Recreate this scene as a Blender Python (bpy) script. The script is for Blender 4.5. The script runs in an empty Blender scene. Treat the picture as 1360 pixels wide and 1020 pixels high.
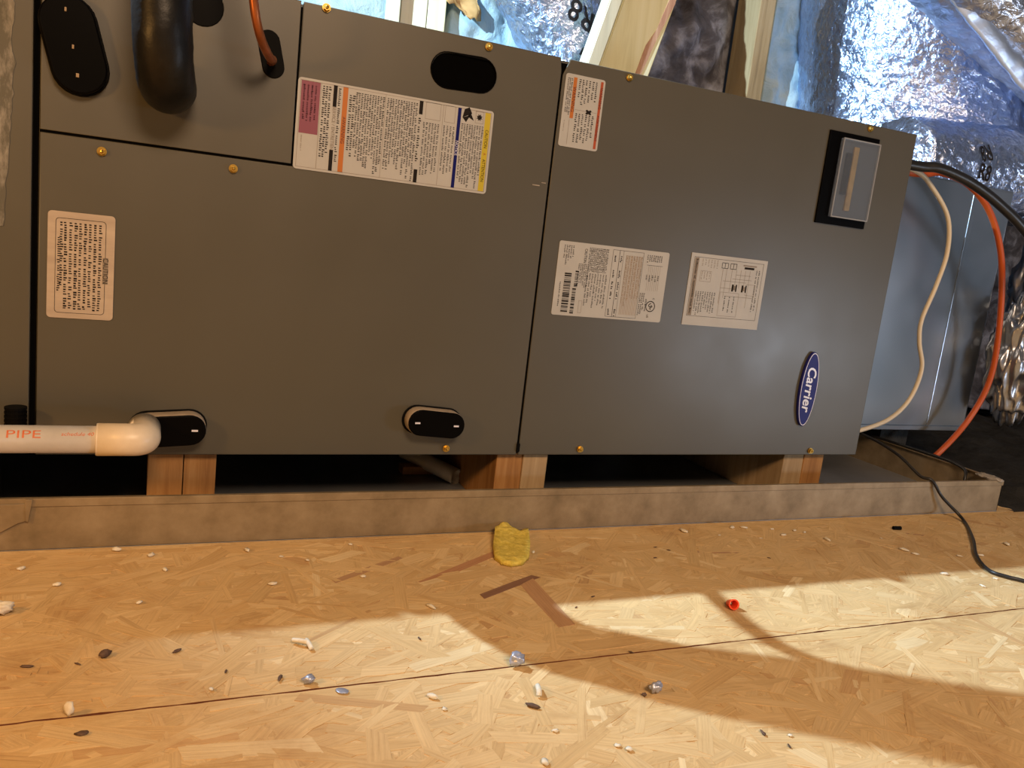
import bpy, bmesh, math, random
from mathutils import Vector, Matrix, noise
random.seed(7)
S = bpy.context.scene
C = S.collection

# ------------------------------------------------------------------ camera
FPX = 1100.0
RX = Vector((0.9141733, 0.03451096, 0.40385166))      # world X in camera axes (right, down, forward)
RY = Vector((-0.38904102, -0.2048592, 0.89815355))
RZ = Vector((0.11372887, -0.97818286, -0.17385063))
CAM = Vector((0, -1.0, 0.382))
cd = bpy.data.cameras.new('camera'); cam = bpy.data.objects.new('camera', cd); C.objects.link(cam)
right = Vector((RX[0], RY[0], RZ[0])); up = -Vector((RX[1], RY[1], RZ[1])); back = -Vector((RX[2], RY[2], RZ[2]))
cam.matrix_world = Matrix(((right[0], up[0], back[0], CAM[0]), (right[1], up[1], back[1], CAM[1]),
                           (right[2], up[2], back[2], CAM[2]), (0, 0, 0, 1)))
cd.sensor_width = 36; cd.lens = 36 * FPX / 1360; cd.clip_start = 0.01
S.camera = cam

# ------------------------------------------------------------------ light
w = bpy.data.worlds.new('attic_air'); S.world = w; w.use_nodes = True
w.node_tree.nodes['Background'].inputs[0].default_value = (0.7, 0.8, 1, 1)
w.node_tree.nodes['Background'].inputs[1].default_value = 0.05
def lamp(name, kind, loc, power, col, size=0.03, target=None, sx=None, sy=None, spot=None, blend=.5):
    d = bpy.data.lights.new(name, kind); d.energy = power; d.color = col
    if kind == 'AREA':
        d.shape = 'RECTANGLE'; d.size = sx; d.size_y = sy
    else:
        d.shadow_soft_size = size
    if kind == 'SPOT':
        d.spot_size = math.radians(spot); d.spot_blend = blend
    o = bpy.data.objects.new(name, d); C.objects.link(o); o.location = loc
    if target is not None:
        o.rotation_euler = (Vector(target) - Vector(loc)).to_track_quat('-Z', 'Y').to_euler()
    return o
lamp('led_work_light', 'SPOT', (-0.38, 0.20, 1.063), 240, (0.60, 0.81, 1.0), 0.005, target=(0.92, 0.12, 0.60), spot=113, blend=1.0)
lamp('warm_bulb', 'POINT', (-0.62, -0.62, 0.52), 14, (1.0, 0.50, 0.14), 0.05)
lamp('warm_attic_lamp', 'AREA', (0.2, -2.3, 1.7), 52, (1.0, 0.68, 0.43), target=(0.7, -.3, 0.0), sx=0.8, sy=0.5)
lamp('cool_highlight_fill', 'AREA', (2.12, -1.50, 0.10), 7.5, (0.72, 0.84, 1.0), target=(1.0, 0, 0.2), sx=0.34, sy=0.16)  # added fill behind the camera for cool highlights on the panels
S.view_settings.view_transform = 'Standard'; S.view_settings.look = 'None'
S.view_settings.exposure = 0.0; S.view_settings.gamma = 1; S.view_settings.use_curve_mapping = False

# ------------------------------------------------------------------ helpers
def ray(px, py):
    c = Vector((px - 680, py - 510, FPX))
    return Vector((RX.dot(c), RY.dot(c), RZ.dot(c)))
def at(px, py, y=0.0):                # point of the vertical plane at depth y behind that picture point
    d = ray(px, py); return CAM + d * ((y - CAM.y) / d.y)
def on_z(px, py, z=0.0):              # point of the horizontal plane at height z
    d = ray(px, py); return CAM + d * ((z - CAM.z) / d.z)

def mat(name, col, rough=.5, metal=0, spec=.5, emit=None):
    m = bpy.data.materials.new(name); m.use_nodes = True
    b = m.node_tree.nodes['Principled BSDF']
    b.inputs['Base Color'].default_value = (*col, 1); b.inputs['Roughness'].default_value = rough
    b.inputs['Metallic'].default_value = metal; b.inputs['Specular IOR Level'].default_value = spec
    return m
def nd(m, t, **kw):
    n = m.node_tree.nodes.new(t)
    for k, v in kw.items():
        if k in n.inputs: n.inputs[k].default_value = v
        else: setattr(n, k, v)
    return n
def lk(m, a, b): m.node_tree.links.new(a, b)
def bsdf(m): return m.node_tree.nodes['Principled BSDF']
def coords(m, scale=(1, 1, 1), rot=(0, 0, 0), kind='Object'):
    tc = nd(m, 'ShaderNodeTexCoord'); mp = nd(m, 'ShaderNodeMapping')
    mp.inputs['Scale'].default_value = scale; mp.inputs['Rotation'].default_value = rot
    lk(m, tc.outputs[kind], mp.inputs[0]); return mp.outputs[0]
def ramp(m, src, stops):
    r = nd(m, 'ShaderNodeValToRGB'); e = r.color_ramp.elements
    while len(e) < len(stops): e.new(.5)
    for i, (p, c) in enumerate(stops):
        e[i].position = p; e[i].color = (*c, 1)
    lk(m, src, r.inputs[0]); return r.outputs[0]
def bump(m, src, strength, dist=.001, prev=None):
    b = nd(m, 'ShaderNodeBump'); b.inputs['Strength'].default_value = strength; b.inputs['Distance'].default_value = dist
    lk(m, src, b.inputs['Height'])
    if prev: lk(m, prev, b.inputs['Normal'])
    return b.outputs[0]
def noisy(name, stops, scale, rough=.6, metal=0, stretch=(1, 1, 1), detail=5, bs=.3, bd=.001, spec=.5, dist=0, rot=(0,0,0)):
    m = mat(name, stops[0][1], rough, metal, spec)
    v = coords(m, stretch, rot)
    n = nd(m, 'ShaderNodeTexNoise', Scale=scale, Detail=detail, Roughness=.6, Distortion=dist)
    lk(m, v, n.inputs['Vector'])
    lk(m, ramp(m, n.outputs['Fac'], stops), bsdf(m).inputs['Base Color'])
    if bs: lk(m, bump(m, n.outputs['Fac'], bs, bd), bsdf(m).inputs['Normal'])
    return m

M = {}
# painted steel cabinet, fine orange peel and faint rubbing
m = mat('painted_steel', (.135, .122, .096), .36, 0, .5); M['paint'] = m
v = coords(m); n = nd(m, 'ShaderNodeTexNoise', Scale=5.0, Detail=4); lk(m, v, n.inputs['Vector'])
lk(m, ramp(m, n.outputs['Fac'], [(.3, (.070, .067, .054)), (.7, (.078, .075, .061))]), bsdf(m).inputs['Base Color'])
n2 = nd(m, 'ShaderNodeTexNoise', Scale=900.0, Detail=2); lk(m, v, n2.inputs['Vector'])
lk(m, bump(m, n2.outputs['Fac'], .12, .0002), bsdf(m).inputs['Normal'])
n3 = nd(m, 'ShaderNodeTexNoise', Scale=9.0, Detail=6); lk(m, v, n3.inputs['Vector'])
mr = nd(m, 'ShaderNodeMapRange'); mr.inputs['To Min'].default_value = .30; mr.inputs['To Max'].default_value = .46
lk(m, n3.outputs['Fac'], mr.inputs[0]); lk(m, mr.outputs[0], bsdf(m).inputs['Roughness'])
M['dark'] = mat('slot_shade_black', (.002, .002, .002), .9, 0, 0)
M['black'] = mat('black_plastic', (.002, .002, .0022), .35, 0, .04)
M['rubber'] = mat('black_rubber', (.003, .003, .003), .6, 0, .06)
M['gasket'] = mat('black_gasket', (.003, .003, .003), .9, 0, 0)
M['beige'] = noisy('aged_plastic_side', [(.3, (.30, .24, .18)), (.7, (.42, .35, .27))], 60, .6)
M['paper'] = noisy('label_paper', [(.3, (.36, .37, .37)), (.7, (.40, .41, .41))], 25, .5, bs=.1)
M['paper_old'] = noisy('aged_label_paper', [(.35, (.34, .285, .235)), (.65, (.43, .365, .30))], 9, .5, stretch=(1, 1, 6), bs=.35, bd=.0006)
M['ink'] = mat('label_ink', (.018, .016, .016), .8, 0, .05)
M['ink_faint'] = mat('faint_ink', (.20, .17, .14), .6)
M['ink_brown'] = mat('brown_ink', (.27, .20, .13), .6)
M['pink'] = mat('pink_ink', (.19, .045, .085), .5)
M['orange_ink'] = mat('orange_ink', (.40, .12, .008), .5)
M['red_ink'] = mat('red_ink', (.33, .055, .008), .5)
M['deep_red'] = mat('deep_red_ink', (.08, .01, .005), .5)
M['blue_ink'] = mat('blue_ink', (.006, .009, .11), .6, 0, .1)
M['yellow_ink'] = mat('yellow_ink', (.44, .36, .010), .5)
M['badge_blue'] = mat('badge_blue', (.012, .016, .16), .5, 0, .25)
M['badge_white'] = mat('badge_white', (.62, .64, .78), .3)
M['brass'] = mat('brass_screw', (.55, .36, .08), .32, .9)
M['pvc'] = noisy('white_pvc', [(.3, (.62, .54, .42)), (.7, (.72, .64, .52))], 40, .38, bs=.05)
M['pvc_ink'] = mat('pipe_red_ink', (.55, .13, .04), .6)
M['copper'] = noisy('copper', [(.3, (.30, .09, .03)), (.7, (.42, .14, .05))], 60, .38, .75, bs=.1)
M['foam'] = noisy('pipe_foam', [(.3, (.003, .003, .003)), (.7, (.006, .006, .006))], 120, .40, bs=.5, bd=.0008, spec=.28)
M['clear'] = mat('smoky_clear_plastic', (.24, .30, .40), .22)
bsdf(M['clear']).inputs['Alpha'].default_value = .28
bsdf(M['clear']).inputs['Roughness'].default_value = .25
M['clear_edge'] = mat('clear_plastic_edge', (.40, .43, .48), .3); bsdf(M['clear_edge']).inputs['Alpha'].default_value = .5
M['strip'] = noisy('yellow_strip', [(.3, (.20, .14, .04)), (.7, (.32, .23, .07))], 60, .5)
M['galv_pan'] = noisy('galvanised_pan', [(.25, (.185, .14, .08)), (.5, (.28, .215, .13)), (.75, (.37, .295, .19))], 28, .44, .3, detail=8, bs=.12, bd=.0004)
M['galv_floor'] = noisy('galvanised_floor', [(.25, (.34, .36, .40)), (.75, (.44, .47, .52))], 12, .4, .7, bs=.08)
m = noisy('galvanised_duct', [(.25, (.22, .27, .32)), (.5, (.38, .43, .49)), (.75, (.54, .58, .64))], 4, .32, .95, detail=2, bs=.18, bd=.02, dist=.4); M['galv'] = m
M['cream_wire'] = mat('cream_wire', (.62, .55, .42), .45)
M['orange_wire'] = mat('orange_wire', (.50, .085, .010), .45)
M['wire_black'] = mat('black_wire', (.012, .012, .013), .4)
M['red_plastic'] = mat('red_plastic', (.85, .07, .015), .4)
M['metal_bit'] = mat('grey_metal', (.45, .48, .60), .4, .6)
M['fluff'] = noisy('pale_fluff', [(.3, (.62, .55, .42)), (.7, (.80, .75, .62))], 200, .8)
M['chip_dark'] = noisy('dark_chip', [(.3, (.06, .035, .025)), (.7, (.14, .08, .05))], 200, .8)
M['foam_yellow'] = noisy('yellow_foam', [(.3, (.52, .40, .05)), (.7, (.82, .66, .14))], 160, .95, bs=1, bd=.002)
M['crust'] = noisy('white_crust', [(.3, (.20, .18, .15)), (.7, (.42, .38, .33))], 60, .7)

# crinkled aluminised film
def foil(name, tint, rough=.24, fine=70, bs=1.0):
    m = mat(name, tint, rough, .93)
    v = coords(m, (1, 1, 1))
    a = nd(m, 'ShaderNodeTexNoise', Scale=fine, Detail=3, Roughness=.55, Distortion=1.2); lk(m, v, a.inputs['Vector'])
    b = nd(m, 'ShaderNodeTexVoronoi', Scale=fine * .55); b.feature = 'F1'; lk(m, v, b.inputs['Vector'])
    n = bump(m, b.outputs['Distance'], bs * .3, .005); n = bump(m, a.outputs['Fac'], bs * .7, .006, n)
    lk(m, n, bsdf(m).inputs['Normal'])
    return m
M['foil'] = foil('duct_foil', (.46, .57, .82))
M['foil_grey'] = foil('grey_duct_foil', (.50, .54, .64), .3, 45)
M['foil_tape'] = foil('foil_tape', (.62, .74, .95), .42, 30, .25)
M['foil_bag'] = foil('crumpled_foil_film', (.40, .43, .50), .3, 16, .5)

def wood(name, a, b, c, scale=9, axis=2, rough=.7):
    m = mat(name, a, rough, 0, .3)
    st = [7, 7, 7]; st[axis] = .5
    v = coords(m, tuple(st))
    n = nd(m, 'ShaderNodeTexNoise', Scale=scale, Detail=6, Roughness=.65, Distortion=1.0); lk(m, v, n.inputs['Vector'])
    lk(m, ramp(m, n.outputs['Fac'], [(.28, a), (.5, b), (.72, c)]), bsdf(m).inputs['Base Color'])
    lk(m, bump(m, n.outputs['Fac'], .5, .0015), bsdf(m).inputs['Normal'])
    return m
M['pine'] = wood('pale_pine', (.56, .53, .31), (.68, .66, .42), (.74, .73, .52), 4)
M['pine_white'] = wood('white_pine', (.44, .42, .31), (.55, .52, .38), (.62, .59, .46), 4)
M['pine_old'] = wood('weathered_pine', (.22, .16, .08), (.36, .27, .14), (.44, .35, .20), 4)
M['block'] = wood('fir_block', (.24, .11, .035), (.36, .18, .06), (.44, .25, .10), 9)
M['block_pale'] = wood('pale_fir_block', (.30, .20, .10), (.38, .27, .15), (.46, .34, .20), 9)
M['bark'] = wood('bark_streak', (.25, .12, .07), (.40, .22, .14), (.52, .34, .22), 9)
M['kraft'] = noisy('kraft_paper', [(.3, (.30, .17, .05)), (.7, (.46, .28, .10))], 20, .8, bs=.6, bd=.004)
M['batt_blue'] = noisy('pale_insulation', [(.3, (.26, .42, .50)), (.55, (.38, .52, .56)), (.75, (.50, .56, .46))], 14, .95, detail=9, bs=1, bd=.012, dist=.6)
M['batt_dark'] = noisy('dark_insulation', [(.32, (.022, .020, .024)), (.50, (.10, .10, .12)), (.68, (.40, .43, .52))], 11, .9, detail=9, bs=1, bd=.012, dist=.5)
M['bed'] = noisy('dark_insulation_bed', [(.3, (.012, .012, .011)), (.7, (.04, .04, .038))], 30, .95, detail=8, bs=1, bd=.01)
M['lining'] = noisy('grey_blue_lining', [(.3, (.20, .26, .34)), (.7, (.36, .43, .52))], 5, .9, bs=.6, bd=.01)
M['deck'] = wood('roof_deck', (.16, .10, .05), (.22, .15, .08), (.28, .2, .11), 4, 0)

# oriented strand board: base layer and the strands on it
def osb(name, use_attr):
    m = mat(name, (.5, .3, .15), .72, 0, .25)
    if use_attr:
        at_ = nd(m, 'ShaderNodeAttribute', attribute_name='strand'); col = at_.outputs['Color']
        tc = nd(m, 'ShaderNodeTexCoord'); mp = nd(m, 'ShaderNodeMapping'); mp.inputs['Scale'].default_value = (12, 420, 1)
        lk(m, tc.outputs['UV'], mp.inputs[0]); vec = mp.outputs[0]
    else:
        v = coords(m, (10, 34, 1), (0, 0, .5)); vo = nd(m, 'ShaderNodeTexVoronoi', Scale=1.0, distance='CHEBYCHEV')
        lk(m, v, vo.inputs['Vector'])
        col = ramp(m, vo.outputs['Color'], [(.1, (.60, .41, .20)), (.5, (.66, .475, .24)), (.9, (.71, .53, .28))])
        vec = coords(m, (40, 300, 1), (0, 0, .5))
    g = nd(m, 'ShaderNodeTexNoise', Scale=1.0, Detail=5, Roughness=.7); lk(m, vec, g.inputs['Vector'])
    gr = ramp(m, g.outputs['Fac'], [(.25, (.72, .66, .60)), (.5, (.95, .94, .92)), (.75, (1.1, 1.08, 1.04))])
    mx = nd(m, 'ShaderNodeMix', data_type='RGBA', blend_type='MULTIPLY'); mx.inputs[0].default_value = 1
    lk(m, col, mx.inputs[6]); lk(m, gr, mx.inputs[7])
    # stains and dust
    sv = coords(m); s = nd(m, 'ShaderNodeTexNoise', Scale=7.0, Detail=6, Roughness=.7); lk(m, sv, s.inputs['Vector'])
    sr = ramp(m, s.outputs['Fac'], [(.30, (.74, .62, .52)), (.46, (.96, .92, .88)), (.75, (1.05, 1.06, 1.08))])
    mx2 = nd(m, 'ShaderNodeMix', data_type='RGBA', blend_type='MULTIPLY'); mx2.inputs[0].default_value = .8
    lk(m, mx.outputs[2], mx2.inputs[6]); lk(m, sr, mx2.inputs[7]); lk(m, mx2.outputs[2], bsdf(m).inputs['Base Color'])
    f = nd(m, 'ShaderNodeTexNoise', Scale=260.0, Detail=4); lk(m, sv, f.inputs['Vector'])
    n = bump(m, f.outputs['Fac'], .25, .0008); n = bump(m, g.outputs['Fac'], .5, .0008, n)
    lk(m, n, bsdf(m).inputs['Normal'])
    return m
M['osb_edge'] = noisy('shaded_board_edge', [(.3, (.13, .04, .02)), (.7, (.22, .08, .04))], 60, .9, spec=.1)  # shade of the floor seam put into the colour of the board sides
M['osb'] = osb('osb_board', False); M['strand'] = osb('osb_strand', True)

# ---- mesh helpers
def link(name, me, parent=None, mt=None, smooth=False, **props):
    o = bpy.data.objects.new(name, me); C.objects.link(o)
    if mt is not None:
        me.materials.clear(); me.materials.append(mt)
    if smooth:
        for p in me.polygons: p.use_smooth = True
    if parent: o.parent = parent
    for k, v in props.items(): o[k] = v
    return o
def obj(name, bm, mt, parent=None, smooth=False, **props):
    me = bpy.data.meshes.new(name); bm.to_mesh(me); bm.free()
    o = link(name, me, parent, mt, smooth, **props)
    if parent is not None: o.matrix_parent_inverse = parent.matrix_world.inverted() if False else Matrix.Translation(-parent.location)
    return o
def tag(o, label, cat, group=None, kind=None):
    o['label'] = label; o['category'] = cat
    if group: o['group'] = group
    if kind: o['kind'] = kind
    return o
def thing(name, loc, label, cat, group=None):
    o = bpy.data.objects.new(name, None); C.objects.link(o); o.location = loc; o.empty_display_size = .05
    return tag(o, label, cat, group)
def box(bm, x0, x1, y0, y1, z0, z1, bev=0):
    r = bmesh.ops.create_cube(bm, size=1); vs = r['verts']
    for v in vs:
        v.co = Vector(((x0 + x1) / 2 + v.co.x * (x1 - x0), (y0 + y1) / 2 + v.co.y * (y1 - y0), (z0 + z1) / 2 + v.co.z * (z1 - z0)))
    if bev:
        es = {e for v in vs for e in v.link_edges}
        bmesh.ops.bevel(bm, geom=list(es), offset=bev, segments=2, affect='EDGES', profile=.6)
    return bm
def nb(): return bmesh.new()
def B(x0, x1, y0, y1, z0, z1, bev=0): return box(nb(), x0, x1, y0, y1, z0, z1, bev)
def plate(outlines, y, th, bev=0.0, res=1):
    """flat plate in the XZ plane; first outline outer, others holes; front face at y, thickness behind"""
    cu = bpy.data.curves.new('plate', 'CURVE'); cu.dimensions = '2D'; cu.fill_mode = 'BOTH'
    for pts in outlines:
        sp = cu.splines.new('POLY'); sp.points.add(len(pts) - 1)
        for i, p in enumerate(pts): sp.points[i].co = (p[0], p[1], 0, 1)
        sp.use_cyclic_u = True
    cu.extrude = max(th / 2 - bev, 1e-5); cu.bevel_depth = bev; cu.bevel_resolution = res
    if bev: cu.offset = -bev
    t = bpy.data.objects.new('t', cu); C.objects.link(t)
    me = bpy.data.meshes.new_from_object(t.evaluated_get(bpy.context.evaluated_depsgraph_get()))
    bpy.data.objects.remove(t); bpy.data.curves.remove(cu)
    bm = nb(); bm.from_mesh(me); bpy.data.meshes.remove(me)
    for v in bm.verts: v.co = Vector((v.co.x, y + th / 2 - v.co.z, v.co.y))
    bmesh.ops.recalc_face_normals(bm, faces=bm.faces)
    return bm
def rrect(x0, x1, z0, z1, r=0, n=5):
    if r <= 0: return [(x0, z0), (x1, z0), (x1, z1), (x0, z1)]
    out = []
    for cx, cz, a in ((x1 - r, z0 + r, -90), (x1 - r, z1 - r, 0), (x0 + r, z1 - r, 90), (x0 + r, z0 + r, 180)):
        for i in range(n + 1):
            t = math.radians(a + 90 * i / n); out.append((cx + r * math.cos(t), cz + r * math.sin(t)))
    return out
def stadium(pa, pb, r, n=12):
    """capsule between two (x,z) centres"""
    a = Vector(pa); b = Vector(pb); d = (b - a); ang = math.atan2(d.y, d.x) if d.length > 1e-9 else 0
    out = []
    for i in range(n + 1):
        t = ang - math.pi / 2 + math.pi * i / n; out.append((b.x + r * math.cos(t), b.y + r * math.sin(t)))
    for i in range(n + 1):
        t = ang + math.pi / 2 + math.pi * i / n; out.append((a.x + r * math.cos(t), a.y + r * math.sin(t)))
    return out
def smooth_path(pts, n=8):
    P = [Vector(p) for p in pts]; P = [P[0] * 2 - P[1]] + P + [P[-1] * 2 - P[-2]]; out = []
    for i in range(1, len(P) - 2):
        for k in range(n):
            t = k / n; a, b, c, d = P[i - 1], P[i], P[i + 1], P[i + 2]
            out.append(.5 * ((2 * b) + (c - a) * t + (2 * a - 5 * b + 4 * c - d) * t * t + (3 * b - a - 3 * c + d) * t ** 3))
    out.append(P[-2]); return out
def tube(path, rad, seg=14, cap=True, disp=None, bm=None, hollow=0):
    bm = bm or nb(); rings = []; N = len(path)
    t0 = (path[1] - path[0]).normalized(); ref = Vector((0, 0, 1)) if abs(t0.z) < .9 else Vector((1, 0, 0))
    u = t0.cross(ref).normalized()
    for i, p in enumerate(path):
        t = (path[min(i + 1, N - 1)] - path[max(i - 1, 0)]).normalized()
        u = (u - t * u.dot(t)).normalized(); v = t.cross(u)
        r = rad(i / (N - 1)) if callable(rad) else rad; ring = []
        for k in range(seg):
            a = 2 * math.pi * k / seg; dr = u * math.cos(a) + v * math.sin(a)
            q = p + dr * r
            if disp: q = q + dr * disp(q, i / (N - 1), a)
            ring.append(bm.verts.new(q))
        rings.append(ring)
    for i in range(N - 1):
        for k in range(seg):
            bm.faces.new((rings[i][k], rings[i][(k + 1) % seg], rings[i + 1][(k + 1) % seg], rings[i + 1][k]))
    if cap:
        bm.faces.new(rings[0][::-1]); bm.faces.new(rings[-1])
    bmesh.ops.recalc_face_normals(bm, faces=bm.faces)
    return bm
def text_bm(s, size, origin, ux, uy, shear=0, off=0, sx=1.0, align='CENTER', bm=None, extrude=0):
    cu = bpy.data.curves.new('txt', 'FONT'); cu.body = s; cu.size = size; cu.shear = shear; cu.offset = off
    cu.align_x = align; cu.align_y = 'CENTER'; cu.extrude = extrude; cu.resolution_u = 3
    t = bpy.data.objects.new('t', cu); C.objects.link(t)
    me = bpy.data.meshes.new_from_object(t.evaluated_get(bpy.context.evaluated_depsgraph_get()))
    bpy.data.objects.remove(t); bpy.data.curves.remove(cu)
    uz = Vector(ux).cross(Vector(uy))
    bm = bm or nb(); k = len(bm.verts); bm.from_mesh(me); bm.verts.ensure_lookup_table()
    for v in list(bm.verts)[k:]:
        v.co = Vector(origin) + Vector(ux) * v.co.x * sx + Vector(uy) * v.co.y + uz * v.co.z
    bpy.data.meshes.remove(me); return bm
DOWN = Vector((0, 0, -1)); EAST = Vector((1, 0, 0))

# ------------------------------------------------------------------ setting: attic shell
def struct(name, bm, mt): return obj(name, bm, mt, kind='structure')
struct('wall_back', B(-2.6, 4.2, 1.30, 1.36, -.3, 2.4), M['lining'])
struct('wall_left', B(-2.66, -2.6, -3.4, 1.36, -.3, 2.4), M['lining'])
struct('wall_right', B(4.2, 4.26, -3.4, 1.36, -.3, 2.4), M['lining'])
struct('wall_front', B(-2.6, 4.2, -3.46, -3.4, -.3, 2.4), M['lining'])
struct('ceiling', B(-2.6, 4.2, -3.4, 1.36, 2.4, 2.45), M['lining'])

floor = bpy.data.objects.new('floor', None); C.objects.link(floor); floor['kind'] = 'structure'
A0 = on_z(0, 963); A1 = on_z(1360, 808)
slope = (A1.y - A0.y) / (A1.x - A0.x)
def seam_y(x, side):
    return A0.y + slope * (x - A0.x) + side * .0010 + .0012 * noise.noise(Vector((x * 55, side * 3.1, 0))) + .0006 * noise.noise(Vector((x * 240, side * 7, 4)))
def board(x0, x1, near, far, name='osb_panel'):
    bm = nb(); n = 620; top = []; bot = []
    for i in range(n + 1):
        x = x0 + (x1 - x0) * i / n
        a = bm.verts.new((x, near(x), 0)); b = bm.verts.new((x, far(x), 0))
        c = bm.verts.new((x, near(x), -.018)); d = bm.verts.new((x, far(x), -.018)); top.append((a, b, c, d))
    for i in range(n):
        a, b, c, d = top[i]; e, f, g, h = top[i + 1]
        bm.faces.new((a, e, f, b)); bm.faces.new((c, d, h, g)); bm.faces.new((a, c, g, e)); bm.faces.new((b, f, h, d))
    bm.faces.ensure_lookup_table()
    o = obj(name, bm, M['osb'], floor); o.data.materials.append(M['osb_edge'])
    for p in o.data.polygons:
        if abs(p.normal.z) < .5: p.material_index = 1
    return o
BX0, BX1 = -2.6, 4.2
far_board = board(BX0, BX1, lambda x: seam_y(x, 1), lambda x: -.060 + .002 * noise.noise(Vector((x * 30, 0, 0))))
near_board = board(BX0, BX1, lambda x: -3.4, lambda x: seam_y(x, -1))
under_board = obj('osb_panel', B(BX0, 1.44, -.056, .70, -.018, 0), M['osb'], floor)
obj('subfloor', B(BX0, BX1, -3.4, 1.3, -.12, -.10), M['bed'], floor)
# the wood strands pressed into the boards
def strands(parent, n, x0, x1, y0, y1, special=()):
    verts = []; faces = []; cols = []; uvs = []
    tones = [(.66, .475, .24), (.69, .505, .265), (.63, .44, .215), (.73, .55, .30), (.58, .385, .19), (.67, .485, .25), (.76, .60, .35), (.48, .30, .17)]
    wts = [8, 7, 5, 2.2, .5, 8, .8, .06]
    def add(cx, cy, L, W, ang, col, z):
        ca, sa = math.cos(ang), math.sin(ang); k = len(verts)
        e1 = random.uniform(-.35, .35) * W; e2 = random.uniform(-.35, .35) * W
        loc = [(-L / 2 + e1, -W / 2), (-L * .15, -W / 2 * random.uniform(.85, 1.1)), (L / 2 + e2, -W / 2 * random.uniform(.7, 1)),
               (L / 2 - e2, W / 2), (L * .1, W / 2 * random.uniform(.85, 1.1)), (-L / 2 - e1, W / 2 * random.uniform(.7, 1))]
        pts = [(cx + a * ca - b * sa, cy + a * sa + b * ca) for a, b in loc]
        if any(p[1] < y0(p[0]) or p[1] > y1(p[0]) for p in pts): return
        tilt = random.uniform(-.00012, .00012)
        for (px_, py_), (a, b) in zip(pts, loc): verts.append((px_, py_, z + tilt * (1 if a > 0 else -1)))
        for px_, py_ in pts: verts.append((px_, py_, 0.00002))
        faces.append(tuple(k + i for i in range(6)))
        for i in range(6):
            j = (i + 1) % 6; faces.append((k + 6 + i, k + 6 + j, k + j, k + i))
        o = random.random() * 50
        for f_ in range(7):
            cols.append((col, 6 if f_ == 0 else 4))
        uvs.append([(o + a, o + b) for a, b in loc])
    for i in range(n):
        t = i / n
        c = random.choices(tones, wts)[0]; q = random.uniform(.95, 1.05); c = tuple(x * q for x in c)
        add(random.uniform(x0, x1), random.uniform(y0(0), y1(0)), random.uniform(.03, .11), random.uniform(.004, .020),
            random.gauss(.25, .75) if random.random() < .75 else random.uniform(0, 3.14), c, .0001 + .00055 * t)
    for s in special: add(*s, .00075)
    me = bpy.data.meshes.new('wood_strands'); me.from_pydata(verts, [], faces)
    ca = me.color_attributes.new('strand', 'FLOAT_COLOR', 'CORNER'); uv = me.uv_layers.new(name='UVMap'); li = 0; fi = 0
    for s in range(len(uvs)):
        for f_ in range(7):
            col, nn = cols[fi]; fi += 1
            for q in range(nn):
                ca.data[li].color = (*col, 1)
                if f_ == 0: uv.data[li].uv = uvs[s][q]
                else: uv.data[li].uv = uvs[s][(f_ - 1)]
                li += 1
    o = link('wood_strands', me, parent, M['strand'], kind='stuff'); return o
def sp(px0, py0, px1, py1, W, col):
    a = on_z(px0, py0); b = on_z(px1, py1); d = b - a
    return ((a.x + b.x) / 2, (a.y + b.y) / 2, d.length, W, math.atan2(d.y, d.x), col)
DK = (.26, .145, .095)
strands(far_board, 6500, -.9, 2.3, lambda x: seam_y(x, 1) + .0004, lambda x: -.062,
        [sp(640, 793, 712, 766, .011, DK), sp(700, 773, 752, 832, .022, (.50, .30, .16)), sp(560, 775, 660, 735, .012, (.48, .26, .14))])
strands(near_board, 8500, -.9, 2.0, lambda x: -.95, lambda x: seam_y(x, -1) - .0004, [])
strands(under_board, 260, 1.0, 1.44, lambda x: -.055, lambda x: .4)

# ------------------------------------------------------------------ drain pan
PY = at(690, 650, -.053); ZT = .0575; PX1 = 1.398; PX0 = -1.0; PYF = -.053; PYB = .62
pan = thing('drain_pan', (.3, .2, 0), 'long shallow galvanised drain pan under the grey air handler', 'drain pan')
obj('pan_bottom', B(PX0, PX1, PYF, PYB, .0004, .0016), M['galv_floor'], pan)
obj('front_wall', B(PX0, PX1, PYF, PYF + .0012, .0012, ZT - .001), M['galv_pan'], pan)
bm = B(PX0, PX1 + .001, PYF - .0016, PYF - .0002, ZT - .0085, ZT, .0005); box(bm, PX0, PX1 + .001, PYF - .0016, PYF + .004, ZT - .0008, ZT + .0005, .0004)
obj('front_hem', bm, M['galv_pan'], pan)
obj('right_wall', B(PX1 - .0012, PX1, PYF, PYB, .0012, ZT - .001), M['galv_pan'], pan)
bm = B(PX1 - .006, PX1 + .0012, PYF - .001, PYB, ZT - .0008, ZT + .0005, .0004); box(bm, PX1, PX1 + .0012, PYF, PYB, ZT - .010, ZT, .0004)
obj('right_hem', bm, M['galv_pan'], pan)
obj('back_wall', B(PX0, PX1, PYB - .0012, PYB, .0012, ZT), M['galv_pan'], pan)
obj('left_wall', B(PX0, PX0 + .0012, PYF, PYB, .0012, ZT), M['galv_pan'], pan)
def fx(px, py, y=PYF): p = at(px, py, y); return (p.x, p.z)
obj('corner_fold', plate([[fx(-60, 672), fx(34, 668), fx(38, 690), fx(24, 694), fx(-60, 738)][::-1]], PYF - .0030, .0012, .0003), M['galv_pan'], pan, label='folded triangular corner tab')
obj('corner_tab', plate([[fx(34, 662), fx(44, 662), fx(42, 672), fx(38, 692), fx(34, 690)][::-1]], PYF - .0045, .0014, .0003), M['galv_pan'], pan)
bm = nb(); bmesh.ops.create_icosphere(bm, subdivisions=3, radius=.5)
for v in bm.verts:
    v.co = Vector((PX1 - .012 + v.co.x * .03, PYF + .018 + v.co.y * .05, ZT + .001 + v.co.z * .006)) + noise.noise_vector(v.co * 6) * .0035
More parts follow.
